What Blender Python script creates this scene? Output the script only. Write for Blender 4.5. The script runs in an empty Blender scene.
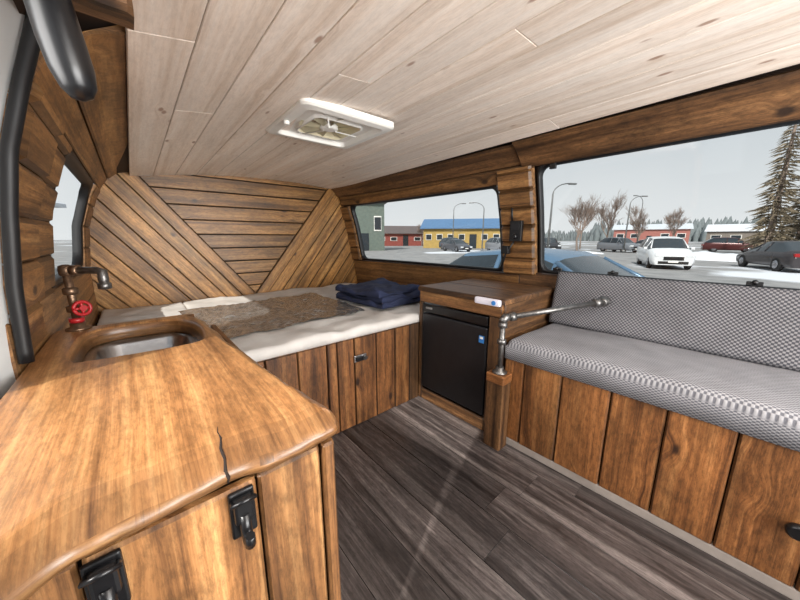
import bpy, bmesh, math, random
from mathutils import Vector, Matrix, noise
random.seed(7)
R=random.random
def U(a,b): return a+(b-a)*R()
def lin(c):
    o=[]
    for v in c:
        v/=255.
        o.append(v/12.92 if v<=.04045 else ((v+.055)/1.055)**2.4)
    return (o[0],o[1],o[2],1)

# ------------------------------------------------------------------ materials
def newmat(name):
    m=bpy.data.materials.new(name); m.use_nodes=True
    nt=m.node_tree; b=nt.nodes['Principled BSDF']
    return m,nt,b
def N(nt,t,**k):
    n=nt.nodes.new(t)
    for a,v in k.items(): setattr(n,a,v)
    return n
def L(nt,a,b): nt.links.new(a,b)
def math_(nt,op,a,b=None,clamp=False):
    n=N(nt,'ShaderNodeMath',operation=op); n.use_clamp=clamp
    for i,v in enumerate((a,b)):
        if v is None: continue
        if hasattr(v,'is_linked'): L(nt,v,n.inputs[i])
        else: n.inputs[i].default_value=v
    return n.outputs[0]
def mixc(nt,f,a,b,bt='MIX'):
    n=N(nt,'ShaderNodeMix',data_type='RGBA',blend_type=bt)
    for s,v in ((n.inputs[0],f),(n.inputs[6],a),(n.inputs[7],b)):
        if hasattr(v,'is_linked'): L(nt,v,s)
        else: s.default_value=v
    return n.outputs[2]
def ramp(nt,f,stops):
    n=N(nt,'ShaderNodeValToRGB'); L(nt,f,n.inputs[0])
    e=n.color_ramp.elements
    while len(e)<len(stops): e.new(.5)
    for i,(p,c) in enumerate(stops): e[i].position=p; e[i].color=c
    return n.outputs[0]
def maprange(nt,v,a,b_,c,d,sm=False,clamp=True):
    n=N(nt,'ShaderNodeMapRange'); n.clamp=clamp
    if sm: n.interpolation_type='SMOOTHSTEP'
    L(nt,v,n.inputs[0])
    for i,x in enumerate((a,b_,c,d)): n.inputs[i+1].default_value=x
    return n.outputs[0]
def grey(nt,v):
    cc=N(nt,'ShaderNodeCombineColor')
    for i in range(3): L(nt,v,cc.inputs[i])
    return cc.outputs[0]
def plain(name,c,rough=.6,metal=0,noise_amt=.12,nscale=20,bump=0):
    m,nt,b=newmat(name)
    tc=N(nt,'ShaderNodeTexCoord')
    n=N(nt,'ShaderNodeTexNoise'); n.inputs['Scale'].default_value=nscale; n.inputs['Detail'].default_value=4
    L(nt,tc.outputs['Object'],n.inputs['Vector'])
    c1=tuple(v*(1-noise_amt) for v in c[:3])+(1,); c2=tuple(min(1,v*(1+noise_amt)) for v in c[:3])+(1,)
    L(nt,ramp(nt,n.outputs[0],[(.3,c1),(.7,c2)]),b.inputs['Base Color'])
    b.inputs['Roughness'].default_value=rough; b.inputs['Metallic'].default_value=metal
    if bump:
        bp=N(nt,'ShaderNodeBump'); bp.inputs['Strength'].default_value=bump; bp.inputs['Distance'].default_value=.01
        L(nt,n.outputs[0],bp.inputs['Height']); L(nt,bp.outputs[0],b.inputs['Normal'])
    return m
def wood(name,dark,mid,light,knot,rough=.5,fib=40,ring=9,burn=.5,var=.35,kn=1.0,bump=.25,coat=0.0,kscale=(4.5,8.0),warp_=.035,kt=.55,burnscale=(2.2,9),streak=.45,speck=.5,contrast=1.0):
    m,nt,b=newmat(name)
    uv=N(nt,'ShaderNodeUVMap'); sp=N(nt,'ShaderNodeSeparateXYZ'); L(nt,uv.outputs[0],sp.inputs[0])
    u,v=sp.outputs[0],sp.outputs[1]
    def comb(su,sv,uu=None,vv=None):
        c=N(nt,'ShaderNodeCombineXYZ')
        L(nt,math_(nt,'MULTIPLY',uu or u,su),c.inputs[0]); L(nt,math_(nt,'MULTIPLY',vv or v,sv),c.inputs[1]); return c.outputs[0]
    def noi(vec,det,ro=.5):
        n=N(nt,'ShaderNodeTexNoise'); n.inputs['Scale'].default_value=1; n.inputs['Detail'].default_value=det; n.inputs['Roughness'].default_value=ro; L(nt,vec,n.inputs['Vector']); return n.outputs[0]
    vor=N(nt,'ShaderNodeTexVoronoi'); vor.inputs['Scale'].default_value=1; L(nt,comb(*kscale),vor.inputs['Vector'])
    sc_=N(nt,'ShaderNodeSeparateColor'); L(nt,vor.outputs['Color'],sc_.inputs[0])
    gate=maprange(nt,sc_.outputs[0],kt,kt+.02,0,1)
    near=math_(nt,'MULTIPLY',maprange(nt,vor.outputs['Distance'],0,.42,1,0,True),gate)
    w_=noi(comb(.9,3.0),1.5)
    v2=math_(nt,'ADD',math_(nt,'ADD',v,math_(nt,'MULTIPLY',near,.028*kn)),math_(nt,'MULTIPLY',w_,warp_))
    wv=noi(comb(.45,ring*6,None,v2),2,.6)
    fb=noi(comb(6,fib*6,None,v2),5,.7)
    g=math_(nt,'ADD',math_(nt,'MULTIPLY',wv,.6),math_(nt,'MULTIPLY',fb,.4))
    k=.14/contrast
    col=ramp(nt,g,[(.5-k,dark),(.5,mid),(.5+k,light)])
    col=mixc(nt,1.0,col,grey(nt,maprange(nt,noi(comb(*burnscale),5,.65),.33,.66,1-burn,1.12)),'MULTIPLY')
    # rough saw / wear speckle
    col=mixc(nt,1.0,col,grey(nt,maprange(nt,noi(comb(28,90),6,.8),.40,.56,1-speck,1.06)),'MULTIPLY')
    at=N(nt,'ShaderNodeAttribute',attribute_name='rnd')
    rv=math_(nt,'MAXIMUM',maprange(nt,at.outputs['Fac'],0,1,1-var,1+var*.6,False,False),.12)
    col=mixc(nt,1.0,col,grey(nt,rv),'MULTIPLY')
    st=maprange(nt,noi(comb(1.6,70),3,.7),.56,.70,0,streak)
    col=mixc(nt,st,col,dark)
    kd=math_(nt,'ADD',vor.outputs['Distance'],math_(nt,'MULTIPLY',fb,.05))
    kf=math_(nt,'MULTIPLY',maprange(nt,kd,.09,.17,.9*min(1,kn),0,True),gate)
    col=mixc(nt,kf,col,knot)
    L(nt,col,b.inputs['Base Color'])
    b.inputs['Roughness'].default_value=rough
    b.inputs['Coat Weight'].default_value=coat; b.inputs['Coat Roughness'].default_value=.25
    bp=N(nt,'ShaderNodeBump'); bp.inputs['Strength'].default_value=bump; bp.inputs['Distance'].default_value=.004
    L(nt,g,bp.inputs['Height']); L(nt,bp.outputs[0],b.inputs['Normal'])
    return m
M_wall=wood('stained_pine',lin((72,46,25)),lin((146,102,58)),lin((190,142,88)),lin((34,20,12)),rough=.5,burn=.6,var=.35,contrast=.85,speck=.35,streak=.35,ring=6,kt=.42)
M_vwall=wood('stained_pine_rear',lin((92,58,26)),lin((180,128,68)),lin((222,172,106)),lin((38,22,12)),rough=.40,burn=.62,var=.42,contrast=.8,speck=.35,streak=.35,ring=6,kt=.42,burnscale=(3,12))
M_slat=wood('stained_slats',lin((74,42,22)),lin((154,100,56)),lin((196,138,84)),lin((30,16,10)),rough=.45,burn=.62,var=.3,kt=.32,contrast=.85,speck=.4,streak=.3,ring=5,burnscale=(3,10))
M_dark=wood('dark_stained_pine',lin((50,32,20)),lin((104,72,44)),lin((146,106,68)),lin((26,15,9)),rough=.5,burn=.6,var=.3,contrast=.85,speck=.4,ring=6)
M_counter=wood('counter_slab_wood',lin((108,70,40)),lin((166,117,72)),lin((202,154,102)),lin((64,38,22)),rough=.34,burn=.42,var=.5,ring=4,kn=.6,coat=.25,bump=.15,kscale=(1.8,3.4),warp_=.09,kt=.5,burnscale=(2.2,6),speck=.3,contrast=.9)
M_cab=wood('cabinet_wood',lin((84,52,28)),lin((156,108,64)),lin((196,148,96)),lin((36,20,12)),rough=.5,burn=.5,var=.25,kscale=(4.5,6.5),kt=.35,speck=.35,contrast=.85,ring=6)
M_ceil=wood('whitewashed_pine',lin((216,196,178)),lin((234,219,205)),lin((242,231,220)),lin((150,108,82)),rough=.42,burn=.05,var=.08,ring=4,fib=20,kn=.85,bump=.05,kscale=(5.5,15),kt=.42,streak=.12,speck=.05)
M_floor=wood('grey_vinyl_plank',lin((46,40,38)),lin((84,76,74)),lin((128,119,115)),lin((38,32,31)),rough=.34,burn=.55,var=.4,kn=.3,ring=4,fib=22,bump=.1,warp_=.10,streak=.5,speck=.35,burnscale=(3,14))
M_black=plain('black_rubber',lin((16,16,18)),.5)
M_blackp=plain('black_plastic',lin((18,18,20)),.32)
M_crack=plain('wood_crack',lin((30,18,10)),.9)
M_white=plain('white_plastic',lin((238,236,230)),.4,noise_amt=.03)
M_paint=plain('white_van_paint',lin((205,207,206)),.35,noise_amt=.03)
M_cream=plain('vent_lid_plastic',lin((230,220,188)),.4,noise_amt=.06)
M_steel=plain('brushed_steel',lin((170,170,172)),.28,1)
M_pipe=plain('galvanized_pipe',lin((118,116,114)),.38,.9,.3,60,.2)
M_copper=plain('old_pipe',lin((128,104,84)),.4,.85,.3,60,.2)
M_red=plain('red_valve',lin((168,30,34)),.4)
M_fridge=plain('fridge_black',lin((40,40,43)),.34,.35)
M_label=plain('blue_label',lin((50,120,190)),.5)
M_lilac=plain('white_sensor',lin((220,216,226)),.35,noise_amt=.02)
M_backing=plain('wall_backing',lin((50,35,24)),.8)

def fabric(name,c1,c2,per,thr):
    m,nt,b=newmat(name)
    uv=N(nt,'ShaderNodeUVMap'); sp=N(nt,'ShaderNodeSeparateXYZ'); L(nt,uv.outputs[0],sp.inputs[0])
    k=2*math.pi/per
    a=math_(nt,'SINE',math_(nt,'MULTIPLY',sp.outputs[0],k)); c=math_(nt,'SINE',math_(nt,'MULTIPLY',sp.outputs[1],k))
    s=math_(nt,'MULTIPLY',a,c)
    col=mixc(nt,maprange(nt,s,thr-.3,thr+.3,0,1),c1,c2)
    n=N(nt,'ShaderNodeTexNoise'); n.inputs['Scale'].default_value=9; n.inputs['Detail'].default_value=3; L(nt,uv.outputs[0],n.inputs['Vector'])
    col=mixc(nt,1.0,col,grey(nt,maprange(nt,n.outputs[0],.3,.7,.85,1.08)),'MULTIPLY')
    L(nt,col,b.inputs['Base Color']); b.inputs['Roughness'].default_value=.9
    bp=N(nt,'ShaderNodeBump'); bp.inputs['Strength'].default_value=.3; bp.inputs['Distance'].default_value=.0015
    L(nt,s,bp.inputs['Height']); L(nt,bp.outputs[0],b.inputs['Normal'])
    return m
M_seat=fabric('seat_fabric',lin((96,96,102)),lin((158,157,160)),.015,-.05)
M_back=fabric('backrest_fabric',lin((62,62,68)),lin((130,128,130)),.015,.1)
M_quilt=plain('quilt_fabric',lin((206,202,197)),.9,noise_amt=.1,nscale=9,bump=.5)
M_navy=plain('navy_blanket',lin((34,42,70)),.9,noise_amt=.3,nscale=12,bump=.4)
M_foil,nt,b=newmat('crinkled_foil')
tc=N(nt,'ShaderNodeTexCoord'); n=N(nt,'ShaderNodeTexVoronoi'); n.inputs['Scale'].default_value=40; L(nt,tc.outputs['Object'],n.inputs['Vector'])
L(nt,ramp(nt,n.outputs[0],[(.0,lin((120,118,114))),(.7,lin((196,196,194)))]),b.inputs['Base Color'])
b.inputs['Metallic'].default_value=.75; b.inputs['Roughness'].default_value=.24
bp=N(nt,'ShaderNodeBump'); bp.inputs['Strength'].default_value=.5; bp.inputs['Distance'].default_value=.006; L(nt,n.outputs[0],bp.inputs['Height']); L(nt,bp.outputs[0],b.inputs['Normal'])
M_glass,nt,b=newmat('window_glass')
tr=N(nt,'ShaderNodeBsdfTransparent'); tr.inputs[0].default_value=(.94,.955,.955,1); gl=N(nt,'ShaderNodeBsdfGlossy'); gl.inputs['Roughness'].default_value=.02
mx=N(nt,'ShaderNodeMixShader'); mx.inputs[0].default_value=.05; L(nt,tr.outputs[0],mx.inputs[1]); L(nt,gl.outputs[0],mx.inputs[2])
L(nt,mx.outputs[0],nt.nodes['Material Output'].inputs[0])

# ------------------------------------------------------------------ mesher
class Mesh:
    def __init__(s): s.v=[];s.f=[];s.uv=[];s.r=[];s.m=[];s.sm=[];s.mats=[]
    def mi(s,mat):
        if mat not in s.mats: s.mats.append(mat)
        return s.mats.index(mat)
    def face(s,idx,uv=None,rnd=.5,mat=None,smooth=False):
        s.f.append(list(idx)); s.uv.append(uv); s.r.append(rnd); s.m.append(s.mi(mat)); s.sm.append(smooth)
    def add(s,p): s.v.append(tuple(p)); return len(s.v)-1
    def board(s,P,Nn,s0,s1,t0,t1,thk,mat,c=.004,ns=1,nt=1,rnd=None):
        rnd=R() if rnd is None else rnd; uo,vo=U(0,40),U(0,40)
        Nn=Vector(Nn).normalized()
        ss=[(s0,thk-c)]+[(s0+c+(s1-s0-2*c)*i/ns,thk) for i in range(ns+1)]+[(s1,thk-c)]
        mids=[t0+c+(t1-t0-2*c)*i/nt for i in range(nt+1)]
        rings=[];W=t1-t0
        for (a,th) in ss:
            ring=[(t0,0),(t0,th-c)]+[(m,th) for m in mids]+[(t1,th-c),(t1,0)]
            vs=[-th,0]+[m-t0 for m in mids]+[W,W+th]
            rings.append(([s.add(Vector(P(a,t))+Nn*o) for t,o in ring],vs,a))
        k=len(rings[0][0])
        for i in range(len(rings)-1):
            r0,v0,a0=rings[i]; r1,v1,a1=rings[i+1]
            for j in range(k-1):
                edge=j in (0,1,k-3,k-2) or i in (0,len(rings)-2)
                s.face([r0[j],r0[j+1],r1[j+1],r1[j]],[(a0+uo,v0[j]+vo),(a0+uo,v0[j+1]+vo),(a1+uo,v1[j+1]+vo),(a1+uo,v1[j]+vo)],rnd-.9 if edge else rnd,mat)
            s.face([r0[k-1],r0[0],r1[0],r1[k-1]],[(a0+uo,vo),(a0+uo,vo+W),(a1+uo,vo+W),(a1+uo,vo)],rnd,mat)
        for r,v,a in (rings[0],rings[-1]):
            s.face(r,[(uo+.01*j,vo+v[j]) for j in range(k)],rnd,mat)
    def box(s,c,d,mat,rot=None,uvaxis=0,rnd=None,c_=None):
        rnd=R() if rnd is None else rnd
        ch=c_ if c_ is not None else min(d)*.12
        M3=rot or Matrix.Identity(3)
        bm=bmesh.new(); bmesh.ops.create_cube(bm,size=1)
        for v in bm.verts: v.co=Vector((v.co.x*d[0],v.co.y*d[1],v.co.z*d[2]))
        if ch>0: bmesh.ops.bevel(bm,geom=bm.edges[:],offset=ch,segments=2,affect='EDGES',profile=.6)
        s.frombm(bm,mat,Matrix.Translation(Vector(c))@M3.to_4x4(),uvaxis,rnd)
    def frombm(s,bm,mat,mtx=Matrix.Identity(4),uvaxis=0,rnd=.5,smooth=False,side=None,smf=None):
        base=len(s.v); uo,vo=U(0,30),U(0,30)
        bm.verts.index_update(); bm.normal_update()
        for v in bm.verts: s.v.append(tuple(mtx@v.co))
        for f in bm.faces:
            n=[abs(x) for x in f.normal]; ax=n.index(max(n)); others=[i for i in range(3) if i!=ax]
            if uvaxis in others: ua=uvaxis; va=[i for i in others if i!=uvaxis][0]
            else: ua,va=others
            r_=rnd if side is None else side(f)
            s.face([base+v.index for v in f.verts],[(v.co[ua]+uo,v.co[va]+vo) for v in f.verts],r_,mat,smf(f) if smf else smooth)
        bm.free()
    def tube(s,path,r,mat,n=14,caps=True):
        path=[Vector(p) for p in path]; rr=r if isinstance(r,list) else [r]*len(path)
        rings=[];prev=None
        for i,p in enumerate(path):
            t=(path[min(i+1,len(path)-1)]-path[max(i-1,0)])
            if t.length<1e-9: t=Vector((0,0,1))
            t.normalize()
            if prev is None:
                a=Vector((0,0,1)) if abs(t.z)<.9 else Vector((1,0,0)); x=t.cross(a).normalized()
            else: x=(prev-t*prev.dot(t)).normalized()
            prev=x; y=t.cross(x)
            rings.append([s.add(p+(x*math.cos(2*math.pi*k/n)+y*math.sin(2*math.pi*k/n))*rr[i]) for k in range(n)])
        for i in range(len(rings)-1):
            for k in range(n):
                k2=(k+1)%n
                s.face([rings[i][k],rings[i][k2],rings[i+1][k2],rings[i+1][k]],[(i,k/n)]*4,.5,mat,True)
        if caps: s.face(rings[0],None,.5,mat); s.face(rings[-1],None,.5,mat)
    def lathe(s,prof,base,axis,mat,n=24):
        axis=Vector(axis).normalized()
        s.tube([Vector(base)+axis*(h+1e-5*i) for i,(r,h) in enumerate(prof)],[max(r,1e-4) for r,h in prof],mat,n)
    def ell(s,c,d,mat,mtx=None,n=16):
        bm=bmesh.new(); bmesh.ops.create_uvsphere(bm,u_segments=n,v_segments=n//2,radius=.5)
        for v in bm.verts: v.co=Vector((v.co.x*d[0],v.co.y*d[1],v.co.z*d[2]))
        s.frombm(bm,mat,Matrix.Translation(Vector(c))@(mtx.to_4x4() if mtx else Matrix.Identity(4)),smooth=True)
    def prism(s,poly,to3,Nn,thk,mat,c,gd,rnd=None):
        n=len(poly)
        if n<3: return
        A=sum(poly[i][0]*poly[(i+1)%n][1]-poly[(i+1)%n][0]*poly[i][1] for i in range(n))/2
        if abs(A)<.0006: return
        if A<0: poly=poly[::-1]
        P=[Vector(p) for p in poly]; ins=[]
        for i in range(n):
            a=(P[i]-P[i-1]).normalized(); b_=(P[(i+1)%n]-P[i]).normalized()
            na=Vector((-a.y,a.x)); nb=Vector((-b_.y,b_.x)); h=na+nb
            if h.length<1e-4: h=na
            h.normalize(); d=max(.35,h.dot(na)); ins.append(P[i]+h*(c/d))
        rnd=R() if rnd is None else rnd; uo,vo=U(0,30),U(0,30); g=Vector(gd).normalized(); gp=Vector((-g.y,g.x)); Nn=Vector(Nn)
        uvf=lambda p:(p.dot(g)+uo,p.dot(gp)+vo)
        b0=[s.add(Vector(to3(p))) for p in P]; b1=[s.add(Vector(to3(p))+Nn*(thk-c)) for p in P]; b2=[s.add(Vector(to3(p))+Nn*thk) for p in ins]
        s.face(b2,[uvf(p) for p in ins],rnd,mat)
        for i in range(n):
            j=(i+1)%n
            s.face([b0[i],b0[j],b1[j],b1[i]],[uvf(P[i]),uvf(P[j]),uvf(P[j]),uvf(P[i])],rnd-.9,mat)
            s.face([b1[i],b1[j],b2[j],b2[i]],[uvf(P[i]),uvf(P[j]),uvf(ins[j]),uvf(ins[i])],rnd-.9,mat)
    def pad(s,lx,ly,h,r,mat,mtx,nx=40,ny=30,amp=0,nsc=4,seed=0):
        def coords(l,n):
            e=[r*(1-math.cos(math.pi/2*i/5)) for i in range(5)]
            mid=[r+(l-2*r)*i/n for i in range(n+1)]
            return e+mid+[l-x for x in reversed(e)]
        xs,ys=coords(lx,nx),coords(ly,ny)
        def prof(d): 
            d=min(d,r); return r*(1-math.sqrt(max(0,1-(1-d/r)**2)))
        g=[]
        for x in xs:
            row=[]
            for y in ys:
                z=h-prof(min(x,lx-x))-prof(min(y,ly-y))
                z=max(z,h-r*1.0)
                w=mtx@Vector((x,y,z))
                o=amp*noise.fractal(w*nsc+Vector((seed,0,0)),1.0,2.0,3) if amp else 0
                row.append(s.add(mtx@Vector((x,y,z+o))))
            g.append(row)
        X,Y=len(xs),len(ys)
        for i in range(X-1):
            for j in range(Y-1):
                s.face([g[i][j],g[i+1][j],g[i+1][j+1],g[i][j+1]],[(xs[i],ys[j]),(xs[i+1],ys[j]),(xs[i+1],ys[j+1]),(xs[i],ys[j+1])],.5,mat,True)
        loop=[(i,0) for i in range(X)]+[(X-1,j) for j in range(1,Y)]+[(i,Y-1) for i in range(X-2,-1,-1)]+[(0,j) for j in range(Y-2,0,-1)]
        lo=[s.add(mtx@Vector((xs[i],ys[j],0))) for i,j in loop]
        acc=0
        for a in range(len(loop)):
            b_=(a+1)%len(loop); (i,j),(k,l)=loop[a],loop[b_]
            d=abs(xs[i]-xs[k])+abs(ys[j]-ys[l])
            s.face([g[i][j],g[k][l],lo[b_],lo[a]],[(acc,0),(acc+d,0),(acc+d,-h),(acc,-h)],.5,mat,True); acc+=d
        s.face(lo,None,.5,mat)
    def obj(s,name,parent=None,recalc=True):
        me=bpy.data.meshes.new(name); me.from_pydata(s.v,[],s.f)
        for m in s.mats: me.materials.append(m)
        me.uv_layers.new(name='UVMap'); me.color_attributes.new('rnd','FLOAT_COLOR','CORNER')
        uvs=[];cols=[]
        for i,p in enumerate(me.polygons):
            p.material_index=s.m[i]; p.use_smooth=s.sm[i]
            r_=s.r[i]
            for k in range(len(s.f[i])):
                uvs.extend(s.uv[i][k] if s.uv[i] else (0,0)); cols.extend((r_,r_,r_,1))
        me.uv_layers['UVMap'].data.foreach_set('uv',uvs)
        me.color_attributes['rnd'].data.foreach_set('color',cols)
        if recalc:
            bm=bmesh.new(); bm.from_mesh(me); bmesh.ops.recalc_face_normals(bm,faces=bm.faces); bm.to_mesh(me); bm.free()
        o=bpy.data.objects.new(name,me); bpy.context.collection.objects.link(o)
        if parent: o.parent=parent
        return o
def empty(name,loc=(0,0,0)):
    o=bpy.data.objects.new(name,None); o.location=loc; bpy.context.collection.objects.link(o); return o
def interp(tb,z):
    if z<=tb[0][0]: return tb[0][1]
    for (a,b),(c,d) in zip(tb,tb[1:]):
        if z<=c: return b+(d-b)*(z-a)/(c-a)
    return tb[-1][1]
Y0,Y1=-1.5,2.76
def nar(y): 
    k=max(0,min(1,(y-1.5)/1.25)); return .09*k*k
RP=[(0,1.88),(.5,1.88),(.8,1.84),(1.1,1.78),(1.39,1.69),(1.475,1.60),(1.505,1.53)]
LP=[(0,-.235),(.8,-.235),(1.08,-.20),(1.25,-.145),(1.36,-.085),(1.42,-.02),(1.445,.05)]
def XR(z,y): return interp(RP,z)-nar(y)
def XL(z): return interp(LP,z)
def ZC(x,y): return 1.522-.087*((x-1.0)/.95)**2-.015*y

# ------------------------------------------------------------------ floor
m=Mesh()
x=-.25; 
while x<1.9:
    y=Y0-U(0,.8)
    while y<Y1:
        l=U(.8,1.3); a=max(y,Y0); b_=min(y+l,Y1)
        if b_-a>.03: m.board(lambda s,t:(t,s,-.012),(0,0,1),a,b_,x+.0004,min(x+.16,1.9)-.0004,.012,M_floor,c=.0010)
        y+=l
    x+=.16
m.box((.83,.63,-.03),(2.2,4.26,.03),M_backing,c_=0)
m.obj('floor')
# ------------------------------------------------------------------ ceiling
m=Mesh(); x=.05; wd=.1235
while x<1.53:
    xe=min(x+wd,1.545); y=Y0-U(0,2.5)
    while y<Y1:
        l=U(3.6,5.0); a=max(y,Y0); b_=min(y+l,Y1)
        if b_-a>.05: m.board(lambda s,t:(t,s,ZC(t,s)+.014),(0,0,-1),a,b_,x+.0006,xe-.0006,.014,M_ceil,c=.0024,ns=4)
        y+=l
    x+=wd
xs=[-.12,.05,.3,.6,.9,1.2,1.56,1.66]
for i in range(len(xs)-1):
    q=[m.add((xx,yy,ZC(xx,yy)+.022)) for xx,yy in ((xs[i],Y0),(xs[i+1],Y0),(xs[i+1],Y1+.02),(xs[i],Y1+.02))]
    m.face(q,None,.5,M_backing)
m.obj('ceiling',recalc=False)
# ------------------------------------------------------------------ walls
def backing(m,PX,wins,zs,ys,off):
    for i in range(len(ys)-1):
        for j in range(len(zs)-1):
            yc,zc=(ys[i]+ys[i+1])/2,(zs[j]+zs[j+1])/2
            if any(a<yc<b and c<zc<d for a,b,c,d in wins): continue
            q=[m.add((PX(z,y)+off,y,z)) for y,z in ((ys[i],zs[j]),(ys[i+1],zs[j]),(ys[i+1],zs[j+1]),(ys[i],zs[j+1]))]
            m.face(q,None,.5,M_backing)
FW=(-1.1,.83,.80,1.385); RW=(1.07,2.62,.785,1.315)
mr=Mesh()
backing(mr,XR,[FW,RW],[0,.3,.5,.785,.80,1.1,1.25,1.315,1.385,1.42,1.46,1.54],[Y0,-1.1,0,.83,1.07,1.5,1.8,2.1,2.4,2.62,Y1],.03)
PR=lambda s,t:(XR(t,s),s,t)
nR=(-1,0,-.25)
for z0,z1 in ((0,.16),(.16,.32),(.32,.48),(.48,.64)):
    mr.board(PR,(-1,0,0),Y0,Y1-.03,z0+.001,z1-.001,.018,M_wall,ns=12,nt=2)
mr.board(PR,nR,Y0,.95,.64,.795,.022,M_dark,ns=5,nt=2)
mr.board(PR,nR,.95,Y1-.03,.64,.78,.022,M_wall,ns=12,nt=2)
mr.board(PR,(-1,0,-.5),Y0,.90,1.385,1.492,.035,M_dark,ns=6,nt=3,c=.006,rnd=.9)
mr.board(PR,(-1,0,-.5),.90,Y1-.03,1.315,1.395,.022,M_wall,ns=12,nt=2,c=.006)
mr.board(PR,(-1,0,-.6),.90,Y1-.03,1.397,1.485,.022,M_dark,ns=12,nt=2,c=.006,rnd=.9)
z=.785
while z<1.38:
    z2=min(z+.098,1.385); mr.board(PR,nR,.845,1.055,z+.001,z2-.001,.045+U(0,.006),M_wall,c=.012,nt=2,rnd=U(.5,1)); z=z2
z=.785
while z<1.30:
    z2=min(z+.13,1.31); mr.board(PR,nR,2.625,Y1-.01,z+.001,z2-.001,.03,M_wall,c=.008,nt=2); z=z2
mr.obj('wall_right',recalc=False)

SEAL=[(-.205,1.0,.74),(-.203,1.0,.78),(-.195,.995,.9),(-.175,.985,1.05),(-.154,.97,1.166),(-.115,.935,1.28),(-.064,.88,1.405),(-.03,.84,1.47)]
SY=lambda z: interp([(p[2],p[1]) for p in SEAL],z)
SX=lambda z: interp([(p[2],p[0]) for p in SEAL],z)
ml=Mesh()
LW=(1.52,2.48,.83,1.30)
DO=(.18,.9,.25,1.38)
PXL=lambda z,y: XL(z)
backing(ml,PXL,[LW,DO],[0,.25,.5,.83,1.08,1.2,1.30,1.38,1.42,1.46],[Y0,.18,.9,1.52,2.0,2.48,Y1],-.03)
PL=lambda s,t:(XL(t),s,t)
PLs=lambda s,t:(XL(t),1.25-(1.25-s)*(1.25-SY(t)-.015)/.22,t)
for z0,z1 in ((.5,.66),(.66,.825)):
    ml.board(PL,(1,0,0),1.0,Y1-.02,z0+.001,z1-.001,.018,M_wall,ns=3)
nL=(1,0,-.35)
for z0,z1 in ((1.305,1.375),(1.377,1.445)):
    ml.board(PL,(1,0,-1.1),.95,Y1-.005,z0+.001,z1-.001,.018,M_wall,ns=3,nt=3,rnd=1.0)
z=.74
while z<1.29:
    z2=min(z+.105,1.30); ml.board(PLs,nL,1.03,1.25,z+.001,z2-.001,.030+U(0,.008),M_wall,c=.011,nt=3,rnd=U(.5,1)); 
    ml.board(PL,nL,1.255,1.51,z+.001,z2-.001,.020+U(0,.004),M_wall,c=.009,nt=3,rnd=U(.5,1)); z=z2
z=.83
while z<1.29:
    z2=min(z+.12,1.30); ml.board(PL,nL,2.49,Y1-.005,z+.001,z2-.001,.022,M_wall,c=.006,nt=2,rnd=U(.5,1)); z=z2
ml.obj('wall_left',recalc=False)
m=Mesh(); m.board(lambda s,t:(s,.80,t),(0,-1,0),-.035,.055,1.37,1.47,.06,M_dark,c=.008,rnd=1); m.obj('trim_1')
# ------------------------------------------------------------------ rear wall with V pattern
def clip(poly,n,d):
    out=[]
    for i in range(len(poly)):
        a,b_=poly[i-1],poly[i]; da=a[0]*n[0]+a[1]*n[1]-d; db=b_[0]*n[0]+b_[1]*n[1]-d
        if (da>=0)!=(db>=0):
            t=da/(da-db); out.append((a[0]+(b_[0]-a[0])*t,a[1]+(b_[1]-a[1])*t))
        if db>=0: out.append(b_)
    return out
W=[(-.26,.3),(1.80,.3),(1.78,.6),(1.76,.8),(1.71,1.1),(1.63,1.37),(1.54,1.465)]
for i in range(1,10): 
    xx=1.5-(1.5-.05)*i/10; W.append((xx,ZC(xx,Y1)+.012))
W+=[(.03,1.43),(-.08,1.40),(-.18,1.22),(-.24,.95)]
apex=(.75,.47)
def line(p,q):
    d=Vector((q[0]-p[0],q[1]-p[1])).normalized(); return d,Vector((-d.y,d.x))
dl,nl=line((.03,1.42),apex)
dr,nr=line((1.52,1.45),apex)
if nl.x<0: nl=-nl
if nr.x>0: nr=-nr
cl=nl.dot(Vector(apex)); cr=nr.dot(Vector(apex))
T=lambda p:(p[0],Y1,p[1])
m=Mesh()
q=[m.add((p[0],Y1+.01,p[1])) for p in W]; m.face(q,None,.5,M_backing)
hw=.042
mid=clip(clip(W,nl,cl+hw),nr,cr+hw)
z=.3
while z<1.52:
    st=clip(clip(mid,(0,1),z+.001),(0,-1),-(z+.103)); m.prism(st,T,(0,-1,0),.018,M_vwall,.005,(1,0),rnd=U(-.1,.5)); z+=.104
for nn,cc,dd in ((nl,cl,dl),(nr,cr,dr)):
    reg=clip(W,-nn,-(cc-hw)); k=0
    while k<14:
        a=cc-hw-k*.094; st=clip(clip(reg,-nn,-(a-.001)),nn,a-.093)
        m.prism(st,T,(0,-1,0),.018,M_vwall,.004,(dd.x,dd.y),rnd=U(.4,1)); k+=1
    st=clip(clip(W,nn,cc-hw),-nn,-(cc+hw))
    if nn is nl: st=clip(st,nr,cr+.0)
    else: st=clip(st,nl,cl+hw)
    m.prism(st,T,(0,-1,0),.03,M_vwall,.005,(dd.x,dd.y),rnd=.6)
m.obj('wall_back')
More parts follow.
